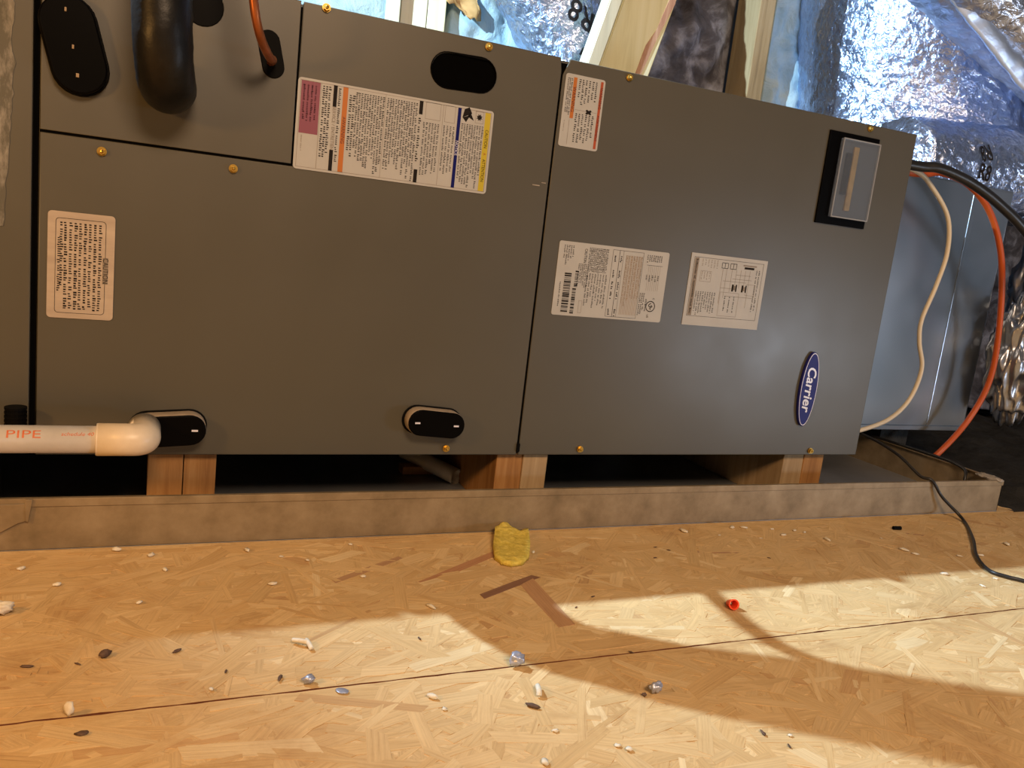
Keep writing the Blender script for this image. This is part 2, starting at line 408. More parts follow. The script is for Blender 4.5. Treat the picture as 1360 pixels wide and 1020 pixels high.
obj('corner_sealant', bm, M['crust'], pan, label='chalky grey sealant on the front right corner')

# ------------------------------------------------------------------ wooden blocks under the unit
FB = .0897; FT = .611                                    # cabinet bottom and top
def block(px0, px1, y0, mt, label, z1=FB - .0006):
    a = at(px0, 630, y0).x; b = at(px1, 630, y0).x
    o = obj('wood_block', B(a + .0005, b - .0005, y0, .50, .0018, z1, .0012), mt)
    return tag(o, label, 'wood block', 'lumber blocks between the drain pan and the air handler')
block(195, 243, .012, M['block'], 'left piece of the doubled lumber block just below the white pipe elbow')
block(243, 287, .014, M['block'], 'right piece of the doubled lumber block nearest the white pipe elbow')
block(657, 692, .012, M['block'], 'orange-brown left piece of the middle doubled lumber block under the panel seam')
block(692, 725, .010, M['block_pale'], 'greyer right piece of the middle doubled lumber block under the panel seam')
block(1037, 1064, .016, M['block_pale'], 'pale left piece of the doubled lumber block below the blue oval badge')
block(1064, 1090, .014, M['block'], 'dark orange right piece of the doubled lumber block at the far right end')

# ------------------------------------------------------------------ air handler
AH = thing('air_handler', (.49, .25, FB), 'large grey-brown steel air handler lying on its side on wood blocks', 'air handler')
XL, XR, XS = -.1095, 1.0925, .4692
XU, ZU = .1438, .4335
def part(name, bm, mt, parent=None, smooth=False, **kw):
    return obj(name, bm, mt, AH, smooth, **kw)
part('cabinet_body', B(XL, XR - .001, .004, .66, FB, FT - .002, .003), M['paint'])
part('seam_gasket', B(XL + .001, XR - .004, .0022, .0042, FB + .004, FT - .006), M['gasket'])
def f2(px, py): p = at(px, py, 0); return (p.x, p.z)
# holes
slot = stadium(f2(595, 94), f2(638, 100), .0205)
cap_o = stadium(f2(91, 31), f2(107, 92), .0255)
suct_hole = [(.0100 + .025 * math.cos(2 * math.pi * i / 24), .500 + .025 * math.sin(2 * math.pi * i / 24)) for i in range(24)]
round_hole = [(f2(270, 8)[0] + .0205 * math.cos(2 * math.pi * i / 24), f2(270, 8)[1] + .0205 * math.sin(2 * math.pi * i / 24)) for i in range(24)]
grom = stadium(f2(357, 55), f2(363, 89), .0105)
TH = .0022
upper = rrect(XL + .0015, XU - .0012, ZU + .0016, FT, 0)
part('line_panel', plate([upper, suct_hole[::-1], round_hole[::-1], grom[::-1]], 0, TH, .0006), M['paint'], label='upper left panel with line ports')
L = [(XL + .0015, FB), (XS - .0012, FB), (XS - .0012, FT - .016), (XS - .004, FT), (XU + .0010, FT), (XU + .0010, ZU - .0012), (XL + .0015, ZU - .0012)]
part('coil_panel', plate([L, slot[::-1]], 0, TH, .0010), M['paint'], label='wide L-shaped coil access panel')
Rr = [(XS + .0012, FB), (XR, FB), (XR, FT), (XS + .0095, FT), (XS + .0012, FT - .020)]
part('blower_panel', plate([Rr], -.0004, TH, .0010), M['paint'], label='right hand blower access panel')
part('slot_recess', plate([stadium(f2(594, 93), f2(638, 100), .022)], .0014, .0006), M['dark'], label='dark inside of the hand slot')  # flat black plate, the opening's shade put into its colour
bm = plate([stadium(f2(594, 93), f2(638, 100), .0212), stadium(f2(594, 93), f2(638, 100), .0200)[::-1]], -.0016, .004, .0006)
part('slot_rim', bm, M['black'], label='black rubber rim of the hand slot')
part('round_port', plate([[(p[0], p[1]) for p in round_hole]], -.0006, .004, .0006), M['black'], label='round black port plug')
part('tube_grommet', plate([stadium(f2(357, 55), f2(363, 89), .0120)], -.0016, .005, .0008), M['rubber'], label='oval black grommet around the copper tube')
part('suction_grommet', plate([[(.0100 + (p[0] - .0100) * 1.04, .500 + (p[1] - .500) * 1.04) for p in suct_hole]], -.0016, .005, .0008), M['rubber'], label='round black grommet behind the thick pipe')
c = part('coil_port_cap', plate([cap_o], -.014, .0165, .0016), M['black'], label='large oval black port cap')
def sub(name, bm, mt, parent, smooth=False, **kw):
    o = obj(name, bm, mt, None, smooth, **kw); o.parent = parent; o.matrix_parent_inverse = (Matrix.Translation(-AH.location))
    # the parent sits inside the unit's own offset: cancel it
    o.matrix_parent_inverse = Matrix.Identity(4); return o
sub('cap_rim', plate([stadium(f2(91, 31), f2(107, 92), .0272), stadium(f2(91, 31), f2(107, 92), .0250)[::-1]], -.004, .004, .0006), M['rubber'], c)
for (px, py, sx) in ((87, 12, .0016), (97, 62, .0016), (103, 100, .0024)):
    p = at(px, py, -.0145); bm = nb(); box(bm, p.x - sx * .6, p.x + sx * .6, -.0148, -.0138, p.z - .002, p.z + .002, .0004)
    sub('cap_nib', bm, M['ink_brown'], c)

# two drain connection boxes that stand proud of the panel
def drain_port(pa, pb, r, depth, ang, lab):
    a = at(*pa, -depth); b = at(*pb, -depth); A, Bq = (a.x, a.z), (b.x, b.z)
    o = part('drain_port', plate([stadium(A, Bq, r)], -depth + .003, depth - .003, .0006), M['beige'], label=lab)
    sub('port_face', plate([stadium(A, Bq, r * .985)], -depth, .0034, .0012), M['black'], o)
    sub('port_base', plate([stadium((A[0] - .001, A[1]), (Bq[0], Bq[1]), r + .0018)], -.0022, .0025, .0006), M['rubber'], o)
    for q, s in ((a, -.3), (b, .3)):
        bm = nb(); cx = q.x + s * r; box(bm, cx - .0034, cx + .0034, -depth - .0005, -depth + .001, q.z - .0012, q.z + .0010, .0002)
        sub('face_mark', bm, M['badge_white'], o)
    return o
drain_port((196, 575), (252, 572), .0180, .024, 0, 'proud oval drain port behind the pipe elbow')
drain_port((560, 562), (601, 566), .0172, .022, 0, 'proud oval drain port with two white marks')

# screws
def screw(px, py, mt='brass', r=.0052):
    p = at(px, py, -.003)
    bm = nb(); bmesh.ops.create_cone(bm, segments=6, radius1=r * .8, radius2=r * .74, depth=.004, cap_ends=True, matrix=Matrix.Translation((p.x, -.0035, p.z)) @ Matrix.Rotation(math.pi / 2, 4, 'X'))
    bmesh.ops.create_cone(bm, segments=16, radius1=r, radius2=r, depth=.0011, cap_ends=True, matrix=Matrix.Translation((p.x, -.0015, p.z)) @ Matrix.Rotation(math.pi / 2, 4, 'X'))
    bmesh.ops.create_uvsphere(bm, u_segments=10, v_segments=5, radius=r * .45, matrix=Matrix.Translation((p.x, -.0052, p.z)))
    return part('screw', bm, M[mt])
for s in ((434, 10), (650, 62), (837, 103), (135, 201), (310, 224), (593, 596), (771, 597), (1077, 599), (1157, 171)): screw(*s, r=.0048)

# ---- labels
class Label:
    def __init__(s, tl, tr, br, bl, rad, lab, mt='paper', bev=True):
        P = [at(*q, -.0008) for q in (tl, tr, br, bl)]
        s.x0 = (P[0].x + P[3].x) / 2; s.x1 = (P[1].x + P[2].x) / 2; s.z1 = (P[0].z + P[1].z) / 2; s.z0 = (P[2].z + P[3].z) / 2
        s.w = s.x1 - s.x0; s.h = s.z1 - s.z0; s.bm = {}
        s.o = part('printed_label', plate([rrect(s.x0, s.x1, s.z0, s.z1, rad)], -.0012, .0008), M[mt], label=lab)
        s.y = -.0014
    def p(s, a, b): return s.x0 + a * s.w, s.z1 - b * s.h
    def g(s, ink):
        if ink not in s.bm: s.bm[ink] = nb()
        return s.bm[ink]
    def quad(s, ink, a0, a1, b0, b1, lift=0):
        bm = s.g(ink); xa, za = s.p(a0, b0); xb, zb = s.p(a1, b1); y = s.y - lift
        vs = [bm.verts.new(q) for q in ((xa, y, zb), (xb, y, zb), (xb, y, za), (xa, y, za))]; bm.faces.new(vs)
    def frame(s, ink, a0, a1, b0, b1, t=.0004):
        ta = t / s.w; tb = t / s.h
        s.quad(ink, a0, a1, b0, b0 + tb); s.quad(ink, a0, a1, b1 - tb, b1); s.quad(ink, a0, a0 + ta, b0, b1); s.quad(ink, a1 - ta, a1, b0, b1)
    def vline(s, ink, a, b0, b1, t=.0004): s.quad(ink, a, a + t / s.w, b0, b1)
    def hline(s, ink, b, a0, a1, t=.0004): s.quad(ink, a0, a1, b, b + t / s.h)
    def greek(s, a, b0, b1, size, ink='ink', bold=1.0):
        """one line of print too small to read: runs downwards, letter by letter"""
        bm = s.g(ink); x, z = s.p(a, b0); _, zend = s.p(a, b1); cw = size * .56
        while z - cw > zend:
            for _ in range(random.randint(2, 9)):
                if z - cw < zend: break
                h = size * random.choice((.46, .50, .54, .70)); lo = x - size * .25 - (size * .12 if random.random() < .1 else 0)
                za = z - cw * .06; zb = z - cw * (.48 + .16 * bold * random.random())
                vs = [bm.verts.new(q) for q in ((lo, s.y, zb), (lo + h, s.y, zb), (lo + h, s.y, za), (lo, s.y, za))]; bm.faces.new(vs)
                z -= cw
            z -= cw * .8
    def lines(s, a0, a1, n, b0, b1, size, ink='ink', rag=.25, bold=1.0):
        for i in range(n):
            a = a0 + (a1 - a0) * i / max(n - 1, 1)
            s.greek(a, b0, b1 - random.random() * rag * (b1 - b0), size, ink, bold)
    def text(s, ink, t, a, b, size, sx=1.0, off=0, rot=0):
        x, z = s.p(a, b); ux, uy = DOWN, EAST
        if rot:
            c_, s_ = math.cos(rot), math.sin(rot); ux, uy = DOWN * c_ + EAST * s_, EAST * c_ - DOWN * s_
        text_bm(t, size, (x, s.y - .0002, z), ux, uy, off=off, sx=sx, bm=s.g(ink))
    def done(s, names={}):
        for ink, bm in s.bm.items():
            sub({'ink': 'black_print', 'ink_faint': 'grey_print', 'ink_brown': 'brown_print'}.get(ink, ink.replace('_ink', '') + '_print'), bm, M[ink], s.o, kind='stuff')

# big multi-panel safety label
l = Label((397, 103), (656, 147), (645, 259), (388, 222), .004, 'wide safety label with pink, orange, blue and yellow bands')
l.frame('ink_faint', .012, .988, .025, .975)
l.quad('pink', .016, .105, .03, .60); l.lines(.03, .085, 4, .07, .52, .0035, 'deep_red', .2)
l.vline('ink_faint', .108, .025, .975); l.greek(.03, .62, .8, .0022, 'ink_faint')
l.lines(.122, .150, 3, .05, .95, .0043, rag=.15)
l.quad('ink', .168, .186, .025, .26); l.quad('ink', .168, .186, .74, .975); l.text('ink_faint', 'SERVICE / ENTRETIEN', .177, .5, .0058, sx=.88)
l.lines(.197, .207, 1, .05, .9, .004)
l.quad('orange_ink', .214, .238, .025, .975); l.text('deep_red', 'WARNING', .226, .52, .0062, sx=.9); l.text('deep_red', 'A', .226, .37, .005)
l.lines(.252, .268, 2, .1, .95, .0044, rag=.3)
l.lines(.282, .415, 11, .06, .98, .0036, rag=.35); l.vline('ink_faint', .424, .025, .975)
l.lines(.438, .585, 12, .06, .98, .0036, rag=.3)
l.quad('ink', .598, .617, .025, .18); l.quad('ink', .598, .617, .82, .975); l.lines(.604, .611, 1, .22, .8, .0048)
l.frame('ink_faint', .632, .712, .025, .22); l.lines(.630, .705, 6, .26, .92, .0034, rag=.3)
l.vline('ink_faint', .724, .025, .975); l.frame('ink_faint', .735, .790, .025, .22); l.lines(.737, .788, 4, .26, .9, .0034, rag=.3)
l.quad('blue_ink', .803, .821, .025, .975); l.text('badge_white', 'NOTICE', .812, .5, .0052, sx=.95)
l.lines(.832, .944, 9, .20, .97, .0034, rag=.25)
# pictograms: hand by a flame, and a burst
x, z = l.p(.855, .09)
bm = l.g('ink')
for pts in ([(-.006, -.004), (.006, .002), (.002, .009), (-.004, .006)], [(.000, -.002), (.009, -.006), (.004, .003)], [(-.006, -.004), (-.001, -.009), (.004, .0)]):
    vs = [bm.verts.new((x + a_, l.y, z + b_)) for a_, b_ in pts]; bm.faces.new(vs)
l.frame('ink_faint', .900, .945, .03, .17); x, z = l.p(.922, .10)
vs = []
for i in range(16):
    r_ = .0045 if i % 2 else .0024; t_ = i * math.pi / 8; vs.append(bm.verts.new((x + r_ * math.cos(t_), l.y, z + r_ * math.sin(t_))))
bm.faces.new(vs)
l.quad('yellow_ink', .953, .984, .03, .97); l.text('ink', 'CAUTION', .969, .34, .0058, sx=.85); l.text('ink', 'ATTENTION', .969, .72, .0058, sx=.85); l.text('red_ink', 'A', .969, .52, .005)
l.done()

# small shock warning label
l = Label((752, 97), (802, 106), (795, 202), (741, 193), .0035, 'small white warning label with two orange-red bands')
l.quad('orange_ink', .20, .285, .04, .60); l.text('deep_red', 'WARNING', .243, .34, .0068, sx=.95)
l.quad('red_ink', .885, .95, .03, .97); l.text('deep_red', 'WARNING', .918, .26, .0056); l.text('deep_red', 'AVERTISSEMENT', .918, .68, .0050, sx=.9)
l.lines(.07, .16, 3, .06, .58, .0030, rag=.1); l.lines(.36, .78, 6, .05, .42, .0042, rag=.3); l.lines(.36, .78, 6, .52, .95, .0042, rag=.3)
l.vline('ink_faint', .20, .62, .97); l.hline('ink_faint', .47, .3, .86); l.greek(.08, .64, .8, .002, 'ink_faint')
x, z = l.p(.66, .48); bm = l.g('ink'); vs = []
for i in range(12):
    r_ = .0052 if i % 3 else .0028; t_ = i * math.pi / 6; vs.append(bm.verts.new((x + r_ * math.cos(t_), l.y - .0001, z + .7 * r_ * math.sin(t_))))
bm.faces.new(vs); l.done()

# rating plate label with bar codes
l = Label((743, 321), (889, 334), (877, 428), (732, 418), .003, 'white rating label with bar codes and a round mark')
def bars(a0, a1, b0, b1):
    b = b0
    while b < b1:
        t = random.choice((.006, .006, .012, .02)); l.quad('ink', a0, a1, b, min(b + t, b1)); b += t + random.choice((.005, .008, .014))
bars(.075, .135, .42, .96); bars(.155, .188, .62, .97); bars(.165, .195, .38, .60)
l.greek(.045, .55, .9, .003); l.lines(.05, .125, 5, .05, .38, .0032, rag=.5); l.lines(.19, .27, 6, .28, .62, .003, rag=.2)
l.text('ink', 'CAUTION', .235, .17, .006, sx=.7)
l.lines(.27, .43, 13, .05, .40, .0030, rag=.05); l.lines(.27, .44, 8, .40, .90, .0034, rag=.3)
l.frame('ink_faint', .225, .255, .78, .95); l.frame('ink', .475, .76, .04, .97); l.vline('ink', .535, .04, .97, .0006); l.vline('ink', .572, .04, .97, .0003)
for b in (.12, .32, .48, .62, .86):
    for a in (.50, .555): l.greek(a, b, b + .12, .0040, bold=2)
for i in range(11): l.vline('ink_brown', .60 + i * .0145, .10, .93, .0007)
l.lines(.605, .745, 7, .10, .93, .0030, 'ink_brown', .35)
l.lines(.80, .93, 8, .06, .18, .0034, rag=.2)
for i in range(7): l.vline('ink_faint', .82 + i * .018, .20, .56, .0003)
l.hline('ink', .20, .80, .95); l.lines(.81, .92, 5, .34, .46, .0034, rag=.4); l.lines(.775, .81, 3, .6, .95, .0032, rag=.3)
x, z = l.p(.885, .78); bm = l.g('ink')
for r0, r1 in ((.0078, .0066),):
    ring = [[bm.verts.new((x + r_ * math.cos(t_ * math.pi / 12), l.y, z + r_ * math.sin(t_ * math.pi / 12))) for t_ in range(24)] for r_ in (r0, r1)]
    for i in range(24): bm.faces.new((ring[0][i], ring[0][(i + 1) % 24], ring[1][(i + 1) % 24], ring[1][i]))
l.text('ink', 'UL', .885, .78, .0072, rot=.6, off=.0002); l.text('ink', 'C', .905, .67, .004); l.text('ink', 'US', .868, .92, .004)
l.greek(.835, .68, .88, .004, bold=2); l.done()

# wiring diagram
l = Label((919, 336), (1019, 346), (1006, 438), (905, 431), .0004, 'white wiring diagram sheet beside the rating label')
l.frame('ink', .04, .95, .05, .87); l.quad('ink_faint', .05, .10, .06, .86); l.greek(.075, .08, .84, .0048, 'paper', 1)
l.lines(.15, .34, 6, .07, .2, .0028, 'ink_faint', .4); l.frame('ink_faint', .14, .28, .23, .38); l.lines(.16, .26, 4, .24, .37, .0028, 'ink_faint')
l.lines(.12, .36, 9, .52, .88, .0034, 'ink', .35)
for a in (.40, .44, .51, .55): l.frame('ink', a, a + .045, .09, .17, .0007)
l.quad('ink', .70, .83, .12, .15); l.quad('ink_faint', .68, .86, .09, .11)
for a in (.42, .47, .54, .60, .66, .72, .78): l.vline('ink_faint', a, .17, .42 + .3 * random.random(), .0005)
for b, a0, a1 in ((.24, .6, .8), (.34, .44, .75), (.55, .5, .86), (.30, .56, .82), (.44, .42, .6)): l.hline('ink_faint', b, a0, a1, .0005)
for a in (.57, .70): l.quad('ink', a, a + .022, .38, .48); l.quad('ink', a + .05, a + .066, .38, .48); l.quad('ink_faint', a + .024, a + .048, .40, .46)
l.lines(.50, .62, 3, .55, .84, .003, 'ink', .2); l.lines(.87, .905, 2, .15, .8, .0034, 'ink', .3)
l.frame('ink_faint', .43, .68, .50, .84); l.frame('ink_faint', .76, .88, .36, .52); l.done()

# caution label on the left
l = Label((62, 279), (152, 287), (151, 425), (63, 422), .004, 'aged paper caution label near the left edge', 'paper_old')
o = [rrect(*(lambda a, b: (a[0], b[0], b[1], a[1]))(l.p(.115, .06), l.p(.865, .95)), .0035)]
i_ = [rrect(*(lambda a, b: (a[0] + .0004, b[0] - .0004, b[1] + .0004, a[1] - .0004))(l.p(.115, .06), l.p(.865, .95)), .0032)[::-1]]
sub('print_border', plate(o + i_, l.y - .0001, .0002), M['ink'], l.o)
l.quad('ink_faint', .825, .905, .40, .65, .0002); l.text('ink', 'CAUTION', .865, .525, .0072, sx=.85)
for k, a in enumerate((.775, .70, .625, .555, .48, .41, .335, .26)):
    l.greek(a, .095, .93, .0046, 'ink', 2 if k % 2 else 1)
l.greek(.20, .095, .70, .0046, 'ink'); l.greek(.165, .24, .76, .0042, 'ink'); l.done()

# blue oval badge
P0 = at(1073, 517, -.004); bz = (at(1079, 468, 0).z - at(1063, 566, 0).z) / 2; bx = .0172
def ell(sx, sz, n=48): return [(P0.x + bx * sx * math.cos(2 * math.pi * i / n), P0.z + bz * sz * math.sin(2 * math.pi * i / n)) for i in range(n)]
bd = part('maker_badge', plate([ell(1, 1)], -.0062, .0055, .0010, 2), M['badge_blue'], label='dark blue oval badge lettered in white')
sub('badge_border', plate([ell(.93, .975), ell(.88, .955)[::-1]], -.0065, .0006), M['badge_white'], bd)
sub('badge_lettering', text_bm('Carrier', .0245, (P0.x - .0004, -.0066, P0.z + .001), DOWN, EAST, shear=.18, off=.00045, sx=.98, extrude=.0001), M['badge_white'], bd)

# breaker window at the upper right
fr = [at(*q, -.002) for q in ((1100, 174), (1168, 183), (1147, 304), (1084, 296))]
x0 = (fr[0].x + fr[3].x) / 2; x1 = (fr[1].x + fr[2].x) / 2; z1 = (fr[0].z + fr[1].z) / 2; z0 = (fr[2].z + fr[3].z) / 2
bc = part('breaker_window', plate([rrect(x0, x1, z0, z1, .001)], -.0035, .003, .0006), M['black'], label='black framed breaker opening with clear cover')
dp = .010
cv = [at(*q, -dp) for q in ((1120, 184), (1170, 190), (1153, 293), (1104, 290))]
u0 = (cv[0].x + cv[3].x) / 2; u1 = (cv[1].x + cv[2].x) / 2; w1 = (cv[0].z + cv[1].z) / 2; w0 = (cv[2].z + cv[3].z) / 2
bm = B(u0, u1, -dp, -.0036, w0, w1, .002)
sub('clear_cover', bm, M['clear'], bc, label='frosty clear plastic cover')
bm = nb()
for (a, b, c_, d_) in ((u0, u0 + .0018, w0, w1), (u1 - .0018, u1, w0, w1), (u0, u1, w0, w0 + .0018), (u0, u1, w1 - .0018, w1)): box(bm, a, b, -dp - .0006, -dp + .0006, c_, d_, .0004)
sub('cover_edge', bm, M['clear_edge'], bc)
sub('breaker_strip', box(nb(), u0 + .027, u0 + .037, -.0075, -.0036, w0 + .012, w1 - .010, .0015), M['strip'], bc, label='yellowish strip behind the cover')
bm = box(nb(), u0 + .014, u0 + .024, -.008, -.0036, w0 + .035, w1 - .02, .0015); sub('breaker_toggle', bm, M['black'], bc)
# small scuff on the panel
for (px, py, L_) in ((712, 246, .010), (722, 243, .006)):
    bm = nb(); p = at(px, py, -.0008); box(bm, p.x - L_ / 2, p.x + L_ / 2, -.0009, -.0001, p.z - .0005, p.z + .0007)
    part('paint_scuff', bm, M['crust'], label='pale scuff mark')
part('seam_plug', plate([stadium(f2(688, 590), f2(687, 598), .0022)], -.003, .003, .0004), M['rubber'], label='black clip at the foot of the seam')

# ------------------------------------------------------------------ filter cabinet on the left
FC = thing('filter_cabinet', (-.45, .25, FB), 'matching steel cabinet left of the black seam with whitish smears', 'cabinet')
XF = -.1150
obj('cabinet_body', B(-1.3, XF, .0, .66, FB + .001, FT, .0015), M['paint'], FC)
obj('seam_gasket', B(XF + .0003, XL - .0003, .006, .65, FB, FT - .002), M['gasket'], FC)
bm = nb(); random.seed(3)
pts = []
for k in range(46):
    py = -60 + k * 8; base = 17 + 6 * noise.noise(Vector((py * .03, 1, 0))) - max(0, py - 130) * .075
    p = at(base + 4 * noise.noise(Vector((py * .11, 5, 0))), py, -.0008); q = at(-22, py, -.0008); pts.append((p, q))
for i in range(len(pts) - 1):
    (a, b), (c_, d_) = pts[i], pts[i + 1]
    bm.faces.new([bm.verts.new(v) for v in (b, a, c_, d_)])
bmesh.ops.remove_doubles(bm, verts=bm.verts, dist=1e-6)
r_ = bmesh.ops.extrude_face_region(bm, geom=bm.faces[:]); 
for e in r_['geom']:
    if isinstance(e, bmesh.types.BMVert): e.co.y += .0007
bmesh.ops.recalc_face_normals(bm, faces=bm.faces)
m = mat('smeared_sealant', (.2, .18, .15), .7); v = coords(m, (3, 1, 1)); n = nd(m, 'ShaderNodeTexNoise', Scale=24.0, Detail=8, Roughness=.7); lk(m, v, n.inputs['Vector'])
lk(m, ramp(m, n.outputs['Fac'], [(.46, (.082, .080, .066)), (.72, (.30, .29, .27))]), bsdf(m).inputs['Base Color'])
obj('sealant_smear', bm, m, FC, label='whitish dried sealant smear')
pa = at(21, 572, -.02); 
path = [Vector((pa.x, -.022, pa.z)), Vector((pa.x, -.022, at(21, 541, -.022).z))]
st = tube(path, .0098, 18)
for k in range(5): st = tube([Vector((pa.x, -.022, path[0].z + .006 + k * .0045)), Vector((pa.x, -.022, path[0].z + .0085 + k * .0045))], .0106, 18, bm=st)
tag(obj('threaded_stub', st, M['rubber'], smooth=False), 'short black ribbed pipe stub standing on the white pipe', 'pipe stub')

# ------------------------------------------------------------------ white drain pipe
yp = -.075
e = at(188, 584, yp); zp = e.z; r0 = .0140; r1 = .0170
PV = thing('drain_pipe', (e.x - .1, yp, zp - r1), 'white plastic drain pipe with elbow at the lower left', 'pipe')
xj = at(130, 587, yp).x
obj('pipe', tube([Vector((-.9, yp, zp - .0005)), Vector((xj + .01, yp, zp))], r0, 40), M['pvc'], PV, True)
bend = [Vector((xj, yp, zp)), Vector((e.x - .008, yp, zp))]
for k in range(1, 9):
    t = k / 8 * math.pi / 2; bend.append(Vector((e.x - .008 + .010 * math.sin(t), yp + .010 - .010 * math.cos(t), zp)))
bend.append(Vector((e.x + .002, -.026, zp)))
el = tube(bend, r1, 40)
obj('elbow', el, M['pvc'], PV, True, label='white elbow turned into the drain port')
bm = nb(); bm = tube([Vector((xj - .0015, yp, zp)), Vector((xj + .0005, yp, zp))], r1 * .99, 40)
obj('elbow_lip', bm, M['pvc'], PV, True)
def wrap_text(s, cx, size, ang, sx=1.0, shear=0):
    tb = text_bm(s, size, (0, 0, 0), (1, 0, 0), (0, 1, 0), sx=sx, shear=shear)
    bmesh.ops.triangulate(tb, faces=tb.faces)
    bmesh.ops.subdivide_edges(tb, edges=tb.edges[:], cuts=3, use_grid_fill=True)
    for v in tb.verts:
        a = ang + v.co.y / r0; x = cx + v.co.x
        v.co = Vector((x, yp - (r0 + .0003) * math.cos(a), zp - .0004 + (r0 + .0003) * math.sin(a)))
    return tb
bm = wrap_text('PIPE', at(33, 574, yp).x, .0118, .62, 1.5)
me2 = wrap_text('schedule 40', at(104, 574, yp).x, .0056, .66, 1.1, .2); t_ = bpy.data.meshes.new('t'); me2.to_mesh(t_); me2.free(); bm.from_mesh(t_); 
me2 = wrap_text('PVC 1120', at(-60, 574, yp).x, .0125, .62, 1.2); me2.to_mesh(t_); me2.free(); bm.from_mesh(t_)
obj('pipe_lettering', bm, M['pvc_ink'], PV, label='red lettering along the pipe')

# short pipe end lying in the shade under the unit
a = at(606, 633, .14); q = Vector((-.055, .10, .012))
bm = tube([a, a + q], .0125, 24, cap=False); bm = tube([a + q, a], .0105, 24, cap=False, bm=bm)
r_ = [v for v in bm.verts]; 
pe = obj('pipe_end', bm, M['pvc'], smooth=True); tag(pe, 'short open pipe end in the dark gap left of the middle block', 'pipe')
bm = tube([a + Vector((0, -.0002, 0)), a + q * .03], .0128, 24, cap=False)
o = obj('pipe_rim', bm, M['pvc'], smooth=True); o.parent = pe
bm = B(a.x - .07, a.x + .01, .19, .215, .0018, a.z + .0, .001)
tag(obj('wood_shim', bm, M['block']), 'small wooden shim under the shaded pipe end', 'wood block')

# ------------------------------------------------------------------ refrigerant lines
path = smooth_path([(.0100, .002, .500), (.0100, -.030, .494), (.0080, -.060, .498), (.0040, -.078, .526), (.0000, -.078, .59), (-.002, -.066, .70), (-.004, -.060, .85), (-.01, -.056, 1.25)], 8)
def fd(p, t, a): return .0012 * noise.noise(p * 40) + .0006 * noise.noise(p * 160)
tg = obj('insulated_line', tube(path, .0275, 36, disp=fd), M['foam'], smooth=True)
tag(tg, 'thick black foam-wrapped line rising out of the upper left panel', 'pipe')
p1 = at(360, 82, -.002)
path = smooth_path([(p1.x, .0, p1.z), (p1.x, -.016, p1.z), at(358, 76, -.035), at(348, 55, -.07), at(341, 30, -.088), at(337, 0, -.094),
                    at(331, -60, -.096), at(322, -140, -.094), (.075, -.09, .86), (.07, -.085, 1.05)], 10)
ct = obj('copper_tube', tube(path, .0046, 20), M['copper'], smooth=True)
tag(ct, 'thin bent copper tube entering the small oval grommet', 'tube')

# ------------------------------------------------------------------ sheet metal plenum at the right end
yq = .20
pl0 = 1.0935; pr = at(1312, 420, yq).x; zb = at(1230, 571, yq).z; ztp = at(1250, 236, yq).z
PN = thing('sheet_metal_plenum', ((pl0 + pr) / 2, .36, zb), 'bare galvanised sheet metal duct box beyond the right end of the unit', 'duct')
obj('duct_box', B(pl0, pr, yq, .52, zb, ztp, .004), M['galv'], PN)
xs = at(1262, 420, yq).x
obj('standing_seam', B(xs - .005, xs + .005, yq - .0015, yq + .001, zb + .002, ztp - .002, .001), M['galv'], PN)
obj('bottom_flange', B(pl0, pr, yq - .004, yq + .001, zb, zb + .010, .001), M['galv'], PN)
# legs of the box on the attic floor
tag(obj('wood_sleeper', B(pl0 + .32, pl0 + .40, .24, .60, -.10, zb - .0005, .001), M['bed']), 'dark timber sleeper under the sheet metal duct box', 'wood block')

# ------------------------------------------------------------------ flexible ducts in aluminised film
def crinkle(amp, f1, f2, ring=0, rf=0):
    def d(p, t, a):
        r = 1 - abs(noise.noise(p * f1)) * 2; s = abs(noise.noise(p * f2 + Vector((3, 1, 7))))
        return amp * (.6 * r + .7 * (.5 - s)) + amp * .5 * noise.noise(p * f2 * 3) + ring * math.sin(t * rf)
    return d
def lerp_path(a, b, n, bow=Vector((0, 0, 0))):
    a = Vector(a); b = Vector(b); return [a.lerp(b, i / n) + bow * math.sin(math.pi * i / n) for i in range(n + 1)]
# duct with the R8 print, between the double stud and the slanting brace
yd = .62
a = at(660, -130, yd); b = at(800, 190, yd)
d1 = obj('flexible_duct', tube(smooth_path([at(655, -160, yd), at(690, -70, yd), at(728, 5, yd), (at(765, 60, yd).x, yd, .755), (at(790, 60, yd).x, yd, .735), (at(815, 60, yd).x, yd, .732)], 34), .088, 170, disp=crinkle(.005, 8, 28, .001, 60)), M['foil'], smooth=True)
tag(d1, 'silver flexible duct marked R8 left of the slanting wooden brace', 'flexible duct')
dirv = (b - a).normalized()
def foil_text(s, px, py, size, ux, parent, y=.38, uy=None):
    o_ = at(px, py, y); v_ = (o_ - CAM).normalized(); ux = (Vector(ux) - v_ * Vector(ux).dot(v_)).normalized(); uy = ux.cross(v_) * -1 if uy is None else uy
    uy = (v_ * -1).cross(ux).normalized()
    tb = text_bm(s, size, o_, ux, uy, off=.0004, bm=None)
    bmesh.ops.triangulate(tb, faces=tb.faces)
    bmesh.ops.subdivide_edges(tb, edges=tb.edges[:], cuts=2, use_grid_fill=True)
    o = obj('printed_marking', tb, M['ink'], parent)
    o.parent = parent; o.matrix_parent_inverse = Matrix.Identity(4)
    sw = o.modifiers.new('wrap', 'SHRINKWRAP'); sw.target = parent; sw.wrap_method = 'PROJECT'; sw.use_negative_direction = True; sw.use_positive_direction = True
    sw.use_project_x = sw.use_project_z = False; sw.use_project_y = True
    sw.offset = .0016; sw.wrap_mode = 'OUTSIDE_SURFACE'
    return o
up_l = at(735, 0, .38) - at(790, 32, .38)
foil_text('R8', 772, 20, .060, up_l, d1, .535)
foil_text('"', 778, 60, .060, up_l, d1, .535)

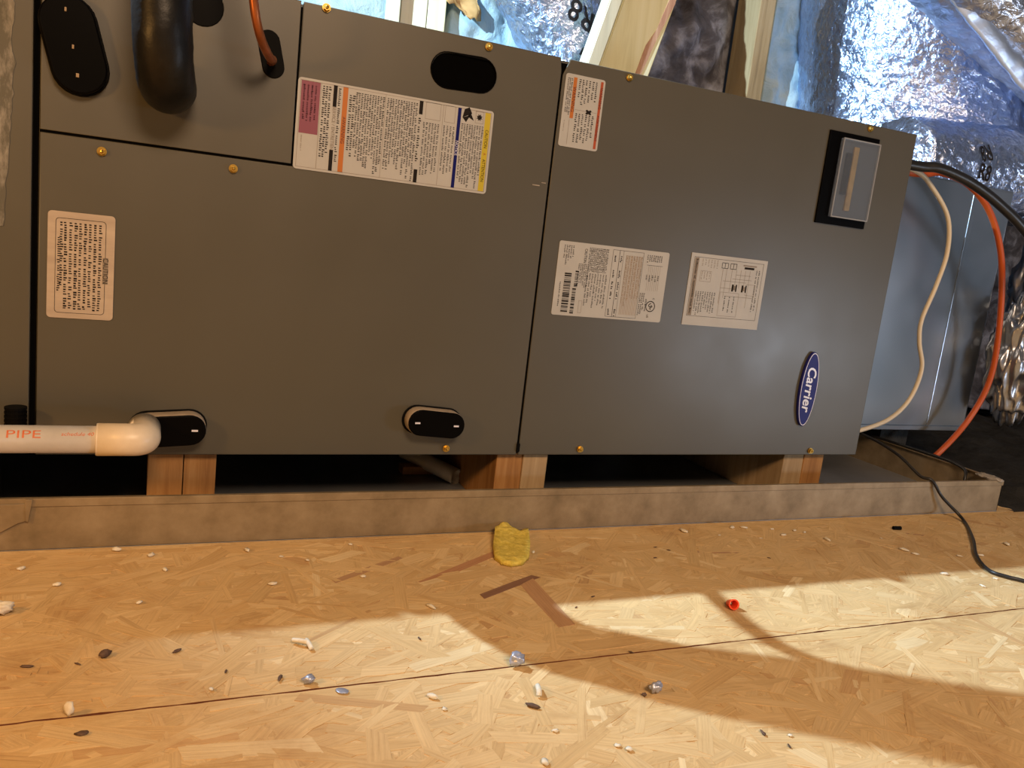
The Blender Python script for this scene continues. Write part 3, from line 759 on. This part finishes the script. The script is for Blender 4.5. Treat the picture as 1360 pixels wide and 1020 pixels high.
yd = .58
xl = at(1094, 80, yd).x; xr = at(1325, 80, yd).x; xc = (xl + xr) / 2; rr = (xr - xl) / 2
path = smooth_path([(xc + .0, yd, 1.75), (xc, yd, 1.3), (xc + .005, yd, .95), (xc + .02, yd, .78), (xc + .03, yd - .01, .61)], 46)
d2 = obj('flexible_duct', tube(path, lambda t: rr * (1 - .05 * math.cos(t * 9)), 230, disp=crinkle(.007, 5, 22, 0, 0)), M['foil'], smooth=True)
tag(d2, 'broad upright silver flexible duct behind the right end of the unit', 'flexible duct')

a = at(1215, -90, .28); b = at(1500, 175, .24)
d3 = obj('flexible_duct', tube(lerp_path(a, b, 120), .085, 150, disp=crinkle(.006, 9, 24)), M['foil_grey'], smooth=True)
tag(d3, 'greyer flexible duct crossing the upper right corner on a slant', 'flexible duct')
# pale tape strap along its lower edge
s0 = at(1243, -30, .245); s1 = at(1372, 132, .20)
bm = nb(); rows = []
nn = 60; side = (at(1276, -42, .245) - s0)
for i in range(nn + 1):
    c_ = s0.lerp(s1, i / nn); row = []
    for k in range(9):
        t = k / 8; q = c_ + side * (t - .1) + Vector((0, -.012 * math.sin(math.pi * t), 0)); q += Vector((0, .003 * noise.noise(q * 40), .002 * noise.noise(q * 30)))
        row.append(bm.verts.new(q))
    rows.append(row)
for i in range(nn):
    for k in range(8): bm.faces.new((rows[i][k], rows[i][k + 1], rows[i + 1][k + 1], rows[i + 1][k]))
r_ = bmesh.ops.extrude_face_region(bm, geom=bm.faces[:])
for g_ in r_['geom']:
    if isinstance(g_, bmesh.types.BMVert): g_.co.y += .004
bmesh.ops.recalc_face_normals(bm, faces=bm.faces)
o = obj('tape_seam', bm, M['foil_tape'], d3, True, label='smooth bright tape seam'); o.matrix_parent_inverse = Matrix.Identity(4)

# crumpled film collar over the plenum top
a = at(1190, 218, .30); b = at(1480, 250, .30)
path = lerp_path(a, b, 110)
d4 = obj('foil_collar', tube(path, lambda t: .088 + .018 * t, 150, disp=crinkle(.008, 10, 26)), M['foil'], smooth=True)
tag(d4, 'crumpled silver film collar marked R8 over the sheet metal duct box', 'duct collar')
foil_text('R8', 1314, 202, .044, at(1262, 204, .2) - at(1340, 196, .2), d4, .2)
foil_text('R8', 1310, 230, .044, at(1340, 232, .2) - at(1262, 222, .2), d4, .2)

# crumpled film bundles at the right edge
def bundle(px, py, y, sx, sy, sz, seed, amp=.03):
    bm = nb(); bmesh.ops.create_icosphere(bm, subdivisions=6, radius=1); c_ = at(px, py, y)
    for v in bm.verts:
        p = v.co.copy(); r = 1 - abs(noise.noise(p * 2.2 + Vector((seed, 0, 0)))) * 1.6; s = abs(noise.noise(Vector((p.x * 4, p.y * 4, p.z * 1.6)) + Vector((0, seed, 0))))
        k = 1 + (amp * r - amp * 1.1 * s) / .1 * .55
        v.co = c_ + Vector((p.x * sx * k, p.y * sy * k, p.z * sz * k))
    return bm
fl = obj('foil_bundle', bundle(1352, 478, .14, .050, .05, .115, 3.3, .05), M['foil_bag'], smooth=True)
tag(fl, 'crumpled hanging bundle of silver film beside the orange cable', 'foil film')
fl = obj('foil_bundle', bundle(1392, 380, .20, .062, .06, .12, 8.1, .05), M['foil_bag'], smooth=True)
tag(fl, 'upper crumpled silver film bundle cut off by the right frame edge', 'foil film')

# ------------------------------------------------------------------ framing behind
def stud(px0, px1, y, mt, label, py=20, z0=0.0, z1=1.9, dy=.089, name='wood_stud', **kw):
    a = at(px0, py, y).x; b = at(px1, py, y).x
    o = obj(name, B(a, b, y, y + dy, z0, z1, .002), mt)
    return tag(o, label, 'stud', 'upright studs behind the unit')
FZ = -.0995
stud(532, 567, .72, M['pine_white'], 'greyish left half of the doubled stud behind the hand slot', z0=FZ, dy=.09)
stud(568, 592, .72, M['pine'], 'yellowish right half of the doubled stud behind the hand slot', z0=FZ, dy=.12)
# cut board edge at their left
stud(517, 531, .700, M['pine_white'], 'narrow pale board on the left side of the doubled stud', z0=FZ, dy=.038)
stud(1002, 1022, .70, M['pine_old'], 'weathered stud between the dark and the pale insulation', py=60, z0=FZ)
# slanting brace built from two boards
def slab(name, p0, p1, q0, q1, y, dy, mt, label):
    """board whose front face runs between two edge lines given at the plane y"""
    P = [at(*p0, y), at(*p1, y), at(*q1, y), at(*q0, y)]
    bm = nb(); fr = [bm.verts.new(p) for p in P]; bk = [bm.verts.new(p + Vector((0, dy, 0))) for p in P]
    bm.faces.new(fr); bm.faces.new(bk[::-1])
    for i in range(4): bm.faces.new((fr[i], bk[i], bk[(i + 1) % 4], fr[(i + 1) % 4]))
    bmesh.ops.recalc_face_normals(bm, faces=bm.faces)
    bmesh.ops.bevel(bm, geom=bm.edges[:], offset=.002, segments=2, affect='EDGES')
    return tag(obj(name, bm, mt), label, 'brace', 'slanting boards of the brace')
slab('wood_brace', (850, -110), (756, 150), (866, -110), (774, 150), .43, .04, M['pine_white'], 'narrow whitish board on the left of the slanting brace')
bc_ = slab('wood_brace', (868, -110), (774, 150), (940, -110), (843, 150), .45, .04, M['pine'], 'wide pale yellow board of the slanting brace')
P = [at(*q, .4488) for q in ((893, -60), (889, 0), (872, 40), (858, 60), (843, 100), (850, 102), (868, 62), (876, 45), (897, 5), (905, -60))]
bm = nb(); fr = [bm.verts.new(p) for p in P]; bm.faces.new(fr); r_ = bmesh.ops.extrude_face_region(bm, geom=bm.faces[:])
for g_ in r_['geom']:
    if isinstance(g_, bmesh.types.BMVert): g_.co.y += .0012
bmesh.ops.recalc_face_normals(bm, faces=bm.faces)
o = obj('bark_streak', bm, M['bark']); o.parent = bc_; o['label'] = 'reddish bark streak'

# insulation batts between the studs
def batt(px0, px1, y, mt, label, amp=.03, seed=0, z0=FZ, z1=1.9, py=40, depth=.10):
    x0 = at(px0, py, y).x; x1 = at(px1, py, y).x; bm = nb(); nx = 60; nz = 170; rows = []
    for j in range(nz + 1):
        row = []
        for i in range(nx + 1):
            x = x0 + (x1 - x0) * i / nx; z = z0 + (z1 - z0) * j / nz; p = Vector((x + seed, 0, z))
            edge = min(1, 6 * min(i / nx, 1 - i / nx))
            dd = amp * (noise.noise(p * 5) + .6 * abs(noise.noise(p * 12)) + .3 * noise.noise(p * 30)) * edge
            row.append(bm.verts.new((x, y - dd, z)))
        rows.append(row)
    for j in range(nz):
        for i in range(nx): bm.faces.new((rows[j][i], rows[j][i + 1], rows[j + 1][i + 1], rows[j + 1][i]))
    bd_ = [e for e in bm.edges if e.is_boundary]; r_ = bmesh.ops.extrude_edge_only(bm, edges=bd_)
    nv = [g for g in r_['geom'] if isinstance(g, bmesh.types.BMVert)]
    for v in nv: v.co.y = y + depth
    es = [e for e in bm.edges if e.is_boundary]; bmesh.ops.contextual_create(bm, geom=es)
    bmesh.ops.recalc_face_normals(bm, faces=bm.faces)
    return tag(obj('insulation_batt', bm, mt, smooth=True), label, 'insulation')
batt(250, 514, .76, M['batt_blue'], 'pale blue-white insulation batt left of the doubled stud', .02, 1)
batt(596, 800, .745, M['batt_blue'], 'pale blue-white insulation batt right of the doubled stud, behind torn paper', .03, 5)
batt(815, 972, .795, M['batt_dark'], 'dark charcoal insulation between the slanting brace and the weathered stud', .05, 9)
batt(1026, 1120, .745, M['batt_blue'], 'pale mottled insulation batt between the weathered stud and the broad duct', .04, 14, z0=-.01)
batt(1260, 1700, .90, M['batt_dark'], 'dark insulation batt in the far right background', .04, 21, z0=-.01)
# torn kraft paper flap
flap = [(592, -40), (636, -40), (634, 4), (641, 27), (633, 29), (628, 24), (624, 27), (618, 14), (610, 10), (604, 4), (596, 6), (592, 2)]
bm = nb(); fr = []
for (px, py) in flap: fr.append(bm.verts.new(at(px, py, .72)))
f_ = bm.faces.new(fr); bmesh.ops.triangulate(bm, faces=[f_]); bmesh.ops.subdivide_edges(bm, edges=bm.edges[:], cuts=4, use_grid_fill=True)
for v in bm.verts: v.co.y += .018 * noise.noise(v.co * 38)
r_ = bmesh.ops.extrude_face_region(bm, geom=bm.faces[:])
for g_ in r_['geom']:
    if isinstance(g_, bmesh.types.BMVert): g_.co.y += .001
bmesh.ops.recalc_face_normals(bm, faces=bm.faces)
tag(obj('kraft_paper', bm, M['kraft'], smooth=True), 'torn brown kraft paper flap hanging beside the doubled stud', 'paper')

# dark loose bed beyond the boards
bm = nb(); rows = []
for j in range(60):
    row = []
    for i in range(160):
        x = 1.45 + i * .0172; y = -.05 + j * .0222; p = Vector((x, y, 0))
        row.append(bm.verts.new((x, y, -.045 + .022 * noise.noise(p * 9) + .01 * noise.noise(p * 30))))
    rows.append(row)
for j in range(59):
    for i in range(159): bm.faces.new((rows[j][i], rows[j][i + 1], rows[j + 1][i + 1], rows[j + 1][i]))
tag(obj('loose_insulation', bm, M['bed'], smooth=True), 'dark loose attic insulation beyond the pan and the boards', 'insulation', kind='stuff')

# ------------------------------------------------------------------ cables
def cable(name, pts, r, mt, label, n=10, seg=12):
    o = obj(name, tube(smooth_path(pts, n), r, seg), mt, smooth=True); return tag(o, label, 'cable')
cable('black_cable', [(XR - .0, .05, at(1205, 218, .05).z), at(1222, 221, .04), at(1250, 224, .03), at(1290, 243, .02), at(1328, 272, .01), at(1366, 312, .0), at(1430, 400, .0), at(1470, 520, .0)], .0085, M['wire_black'], 'thick black cable arching over the sheet metal duct box')
cable('orange_cable', [(XR, .07, at(1210, 231, .07).z), at(1222, 231, .07), at(1252, 230, .08), at(1288, 247, .09), at(1316, 285, .10), at(1330, 345, .11), at(1328, 425, .12), at(1316, 500, .13), at(1288, 555, .14), at(1246, 602, .14), at(1215, 622, .17), (1.42, .21, -.03)], .0058, M['orange_wire'], 'orange cable looping down behind the end of the drain pan')
cable('white_wire', [(XR, .06, at(1207, 222, .06).z), at(1218, 228, .06), at(1240, 252, .06), at(1259, 290, .06), at(1258, 335, .06), at(1243, 380, .06), at(1224, 425, .06), at(1221, 455, .06), at(1224, 490, .06), at(1208, 530, .06), at(1180, 557, .06), at(1140, 572, .06), at(1120, 573, .08)], .0040, M['cream_wire'], 'thin cream wire in a wavy loop over the duct box')
rim = ZT + .003
cable('black_wire', [at(1120, 566, .10), at(1146, 577, .07), at(1168, 588, .04), at(1195, 606, .0), at(1222, 632, -.04), (at(1236, 645, -.056).x, -.057, ZT + .0035), at(1252, 661, -.066), on_z(1279, 690, .0046)] +
      [on_z(1292, 715, .0042), on_z(1297, 738, .0042), on_z(1313, 757, .0042), on_z(1338, 766, .0042), on_z(1366, 773, .0042), on_z(1460, 800, .0042)], .0025, M['wire_black'], 'thin black wire over the pan lip and across the boards')
cable('black_lead', [at(1120, 565, .27), (PX1 - .02, .36, rim + .004), (PX1 - .006, .24, rim), (PX1 - .001, .12, rim + .0005), (PX1 - .006, .04, rim), (PX1 - .02, .005, rim - .012), (PX1 - .05, .01, .004), (PX1 - .2, .06, .0045)], .0028, M['wire_black'], 'short black lead lying along the right rim of the pan')

# ------------------------------------------------------------------ bits on the floor
def lump(px, py, s, mt, name, label, cat, sq=(1, 1, .6), amp=.6, seed=None, group=None, sub_=2, rz=None):
    s *= .62 if mt in (M['fluff'], M['chip_dark']) else .8
    c_ = on_z(px, py, 0); bm = nb(); bmesh.ops.create_icosphere(bm, subdivisions=sub_, radius=1)
    sd = seed if seed is not None else px * .37 + py; rz = rz if rz is not None else (px * 1.7) % 3.14
    rot = Matrix.Rotation(rz, 3, 'Z'); zmin = 9
    for v in bm.verts:
        p = v.co.copy(); k = 1 + amp * noise.noise(p * 1.8 + Vector((sd, 0, 0)))
        v.co = rot @ Vector((p.x * s * sq[0] * k, p.y * s * sq[1] * k, p.z * s * sq[2] * k)); zmin = min(zmin, v.co.z)
    for v in bm.verts: v.co += Vector((c_.x, c_.y, -zmin + .0009))
    return tag(obj(name, bm, mt, smooth=True), label, cat, group)
G1 = 'pale insulation crumbs along the foot of the pan'
for (px, py, s) in ((155, 733, .006), (200, 740, .0055), (219, 759, .0045), (28, 758, .005), (76, 779, .005), (328, 733, .005), (362, 778, .005), (373, 741, .003), (482, 768, .004),
                    (465, 725, .0035), (185, 803, .004), (408, 746, .003)):
    lump(px, py, s, M['fluff'], 'insulation_crumb', 'pale insulation crumb on the boards left of the yellow foam, near the pan', 'debris', (1.3, .8, .55), group='pale crumbs left of the yellow foam')
for (px, py, s) in ((908, 707, .008), (972, 702, .007), (988, 702, .006), (1025, 704, .004), (1040, 712, .006), (1055, 706, .005), (1068, 708, .004), (1098, 718, .007), (1200, 732, .008), (1215, 737, .006), (1274, 740, .005),
                    (1336, 724, .008), (1302, 739, .006), (1254, 764, .007), (1305, 780, .005), (955, 712, .003), (1010, 716, .003), (1170, 716, .003), (1322, 770, .004)):
    lump(px, py, s, M['fluff'], 'insulation_crumb', 'pale flake of insulation on the boards right of the yellow foam, near the pan', 'debris', (1.4, .7, .35), .6, group='pale flakes right of the yellow foam')
for (px, py, s) in ((835, 998, .0045), (723, 1016, .005), (820, 993, .0035), (737, 973, .0035), (1049, 979, .003), (590, 944, .003), (280, 918, .0032)):
    lump(px, py, s, M['fluff'], 'insulation_crumb', 'tiny pale crumb on the near board below the long floor seam', 'debris', (1.2, .9, .5), group='tiny pale crumbs on the near board')
for (px, py, s) in ((1013, 976, .0045), (300, 894, .003), (103, 884, .0032), (35, 888, .005), (1048, 993, .003), (838, 868, .003), (235, 867, .005), (372, 903, .005), (557, 850, .003), (787, 794, .003), (1021, 742, .0025), (765, 808, .0025), (870, 728, .003), (888, 732, .003), (870, 742, .003)):
    lump(px, py, s, M['chip_dark'], 'wood_chip', 'tiny dark splinter lying on the boards', 'debris', (1.6, .5, .35), group='dark splinters on the boards')
lump(572, 808, .006, M['fluff'], 'insulation_crumb', 'cream curled crumb on the boards just above the pale light patch', 'debris', (1.6, .6, .5))
bm = nb(); bm = tube(smooth_path([on_z(389, 850, .004), on_z(400, 851, .006), on_z(408, 853, .005)], 6), .0021, 10)
bm = tube(smooth_path([on_z(407, 850, .005), on_z(411, 856, .005), on_z(414, 862, .003)], 6), .0021, 10, bm=bm)
tag(obj('insulation_shred', bm, M['fluff'], smooth=True), 'bent cream shred lying on the boards left of centre', 'debris')
lump(2, 818, .012, M['fluff'], 'insulation_crumb', 'largest pale crumb at the left edge of the boards', 'debris', (1.2, .8, .8), .6, sub_=3)
lump(92, 952, .0075, M['fluff'], 'insulation_crumb', 'pinkish pale pellet on the long floor seam at far left', 'debris', (.8, .7, 1.1))
lump(109, 977, .0065, M['chip_dark'], 'wood_chip', 'dark oval chip just below the pale pellet at lower left', 'debris', (1.1, .7, .3))
lump(139, 874, .0075, M['chip_dark'], 'lint_lump', 'small brown-grey lint lump on the boards at left', 'debris', (1.1, .8, .7), .6)
lump(410, 909, .007, M['metal_bit'], 'metal_shaving', 'curled grey metal shaving just above the floor seam', 'debris', (1, .7, .6), .8)
lump(454, 920, .0065, M['metal_bit'], 'metal_slug', 'flat dark grey metal slug just below the floor seam', 'debris', (1.1, .8, .18), .15, sub_=3)
lump(685, 886, .0082, M['metal_bit'], 'metal_nugget', 'shiny bluish metal nugget on the floor seam at centre', 'debris', (1, .9, .9), .6, sub_=3)
lump(870, 922, .007, M['metal_bit'], 'metal_nugget', 'grey metal nugget in the pale patch right of centre', 'debris', (1, .7, .9), .7, sub_=3)
lump(855, 926, .0035, M['chip_dark'], 'wood_chip', 'dark chip touching the grey metal nugget on its left', 'debris', (1, .8, .7))
lump(574, 929, .0068, M['fluff'], 'insulation_crumb', 'smooth cream pellet on the near board, centre left', 'debris', (1.2, .6, .5), .2)
lump(707, 941, .0075, M['chip_dark'], 'wood_chip', 'pointed grey-brown chip on the near board below the centre', 'debris', (1.4, .5, .4), .3)
bm = tube(smooth_path([on_z(714, 911, .003), on_z(716, 917, .006), on_z(716, 924, .003)], 6), .0024, 8)
tag(obj('insulation_shred', bm, M['fluff'], smooth=True), 'short upright pale shred right of the shiny metal nugget', 'debris')
p = on_z(1190, 704, 0)
tag(obj('dark_plug', tube([p + Vector((-.007, 0, .0038)), p + Vector((.007, -.002, .0038))], .003, 10), M['rubber']), 'small black stick near the pan at right', 'debris')

# yellow foam scrap leaning on the pan
bm = nb(); pts = [(657, 706), (665, 701), (672, 699), (680, 705), (690, 708), (701, 706), (704, 722), (703, 738), (694, 746), (680, 748), (666, 745), (657, 738), (655, 722)]
n = len(pts); fr = []
for (px, py) in pts:
    p = on_z(px, py, .006); fr.append(bm.verts.new(p))
f_ = bm.faces.new(fr); bmesh.ops.triangulate(bm, faces=[f_]); bmesh.ops.subdivide_edges(bm, edges=bm.edges[:], cuts=5, use_grid_fill=True)
for v in bm.verts: v.co.z += .003 * noise.noise(v.co * 90) + .0025 + max(0, (v.co.y + .10)) * .10
r_ = bmesh.ops.extrude_face_region(bm, geom=bm.faces[:])
for g_ in r_['geom']:
    if isinstance(g_, bmesh.types.BMVert): g_.co.z = max(.0012, g_.co.z - .009); g_.co += Vector((.001 * noise.noise(g_.co * 120), .001 * noise.noise(g_.co * 140), 0))
bmesh.ops.recalc_face_normals(bm, faces=bm.faces)
tag(obj('foam_scrap', bm, M['foam_yellow'], smooth=True), 'notched yellow foam scrap on the boards against the pan', 'foam')
lump(686, 703, .004, M['fluff'], 'insulation_crumb', 'white tuft caught behind the yellow foam scrap', 'debris', (1, .7, .9), .6)
lump(708, 735, .0045, M['fluff'], 'insulation_crumb', 'white tuft touching the right side of the yellow foam scrap', 'debris', (1.3, .6, .4), .6)

# red wire connector: an open cone lying on its side
c_ = on_z(973, 811, 0)
mo = Vector((-.28, -.80, .30)).normalized()
bm = nb(); p0 = c_ + Vector((0, 0, .0075)); 
bm = tube([p0 - mo * .015, p0 - mo * .014, p0 - mo * .005, p0 + mo * .0, p0 + mo * .0015], lambda t: .0028 + .0032 * min(1, t * 1.3), 20, cap=False)
bm = tube([p0 + mo * .0015, p0 - mo * .003, p0 - mo * .012], lambda t: .0046 - .002 * t, 20, bm=bm, cap=False)
bm = tube([p0 + mo * .0015, p0 + mo * .0016], lambda t: .0060 if t < .5 else .0046, 20, bm=bm, cap=False)
wn = obj('wire_connector', bm, M['red_plastic'], smooth=True); tag(wn, 'small bright orange-red wire connector on the pale lit board', 'wire connector')
bm = nb()
for k in range(6):
    a_ = k * math.pi / 3; u_ = mo.cross(Vector((0, 0, 1))).normalized(); v_ = mo.cross(u_)
    dr = u_ * math.cos(a_) + v_ * math.sin(a_); bm = tube([p0 + dr * .0057 - mo * .001, p0 + dr * .0031 - mo * .013], .0005, 6, bm=bm)
obj('grip_rib', bm, M['red_plastic'], wn).matrix_parent_inverse = Matrix.Identity(4)
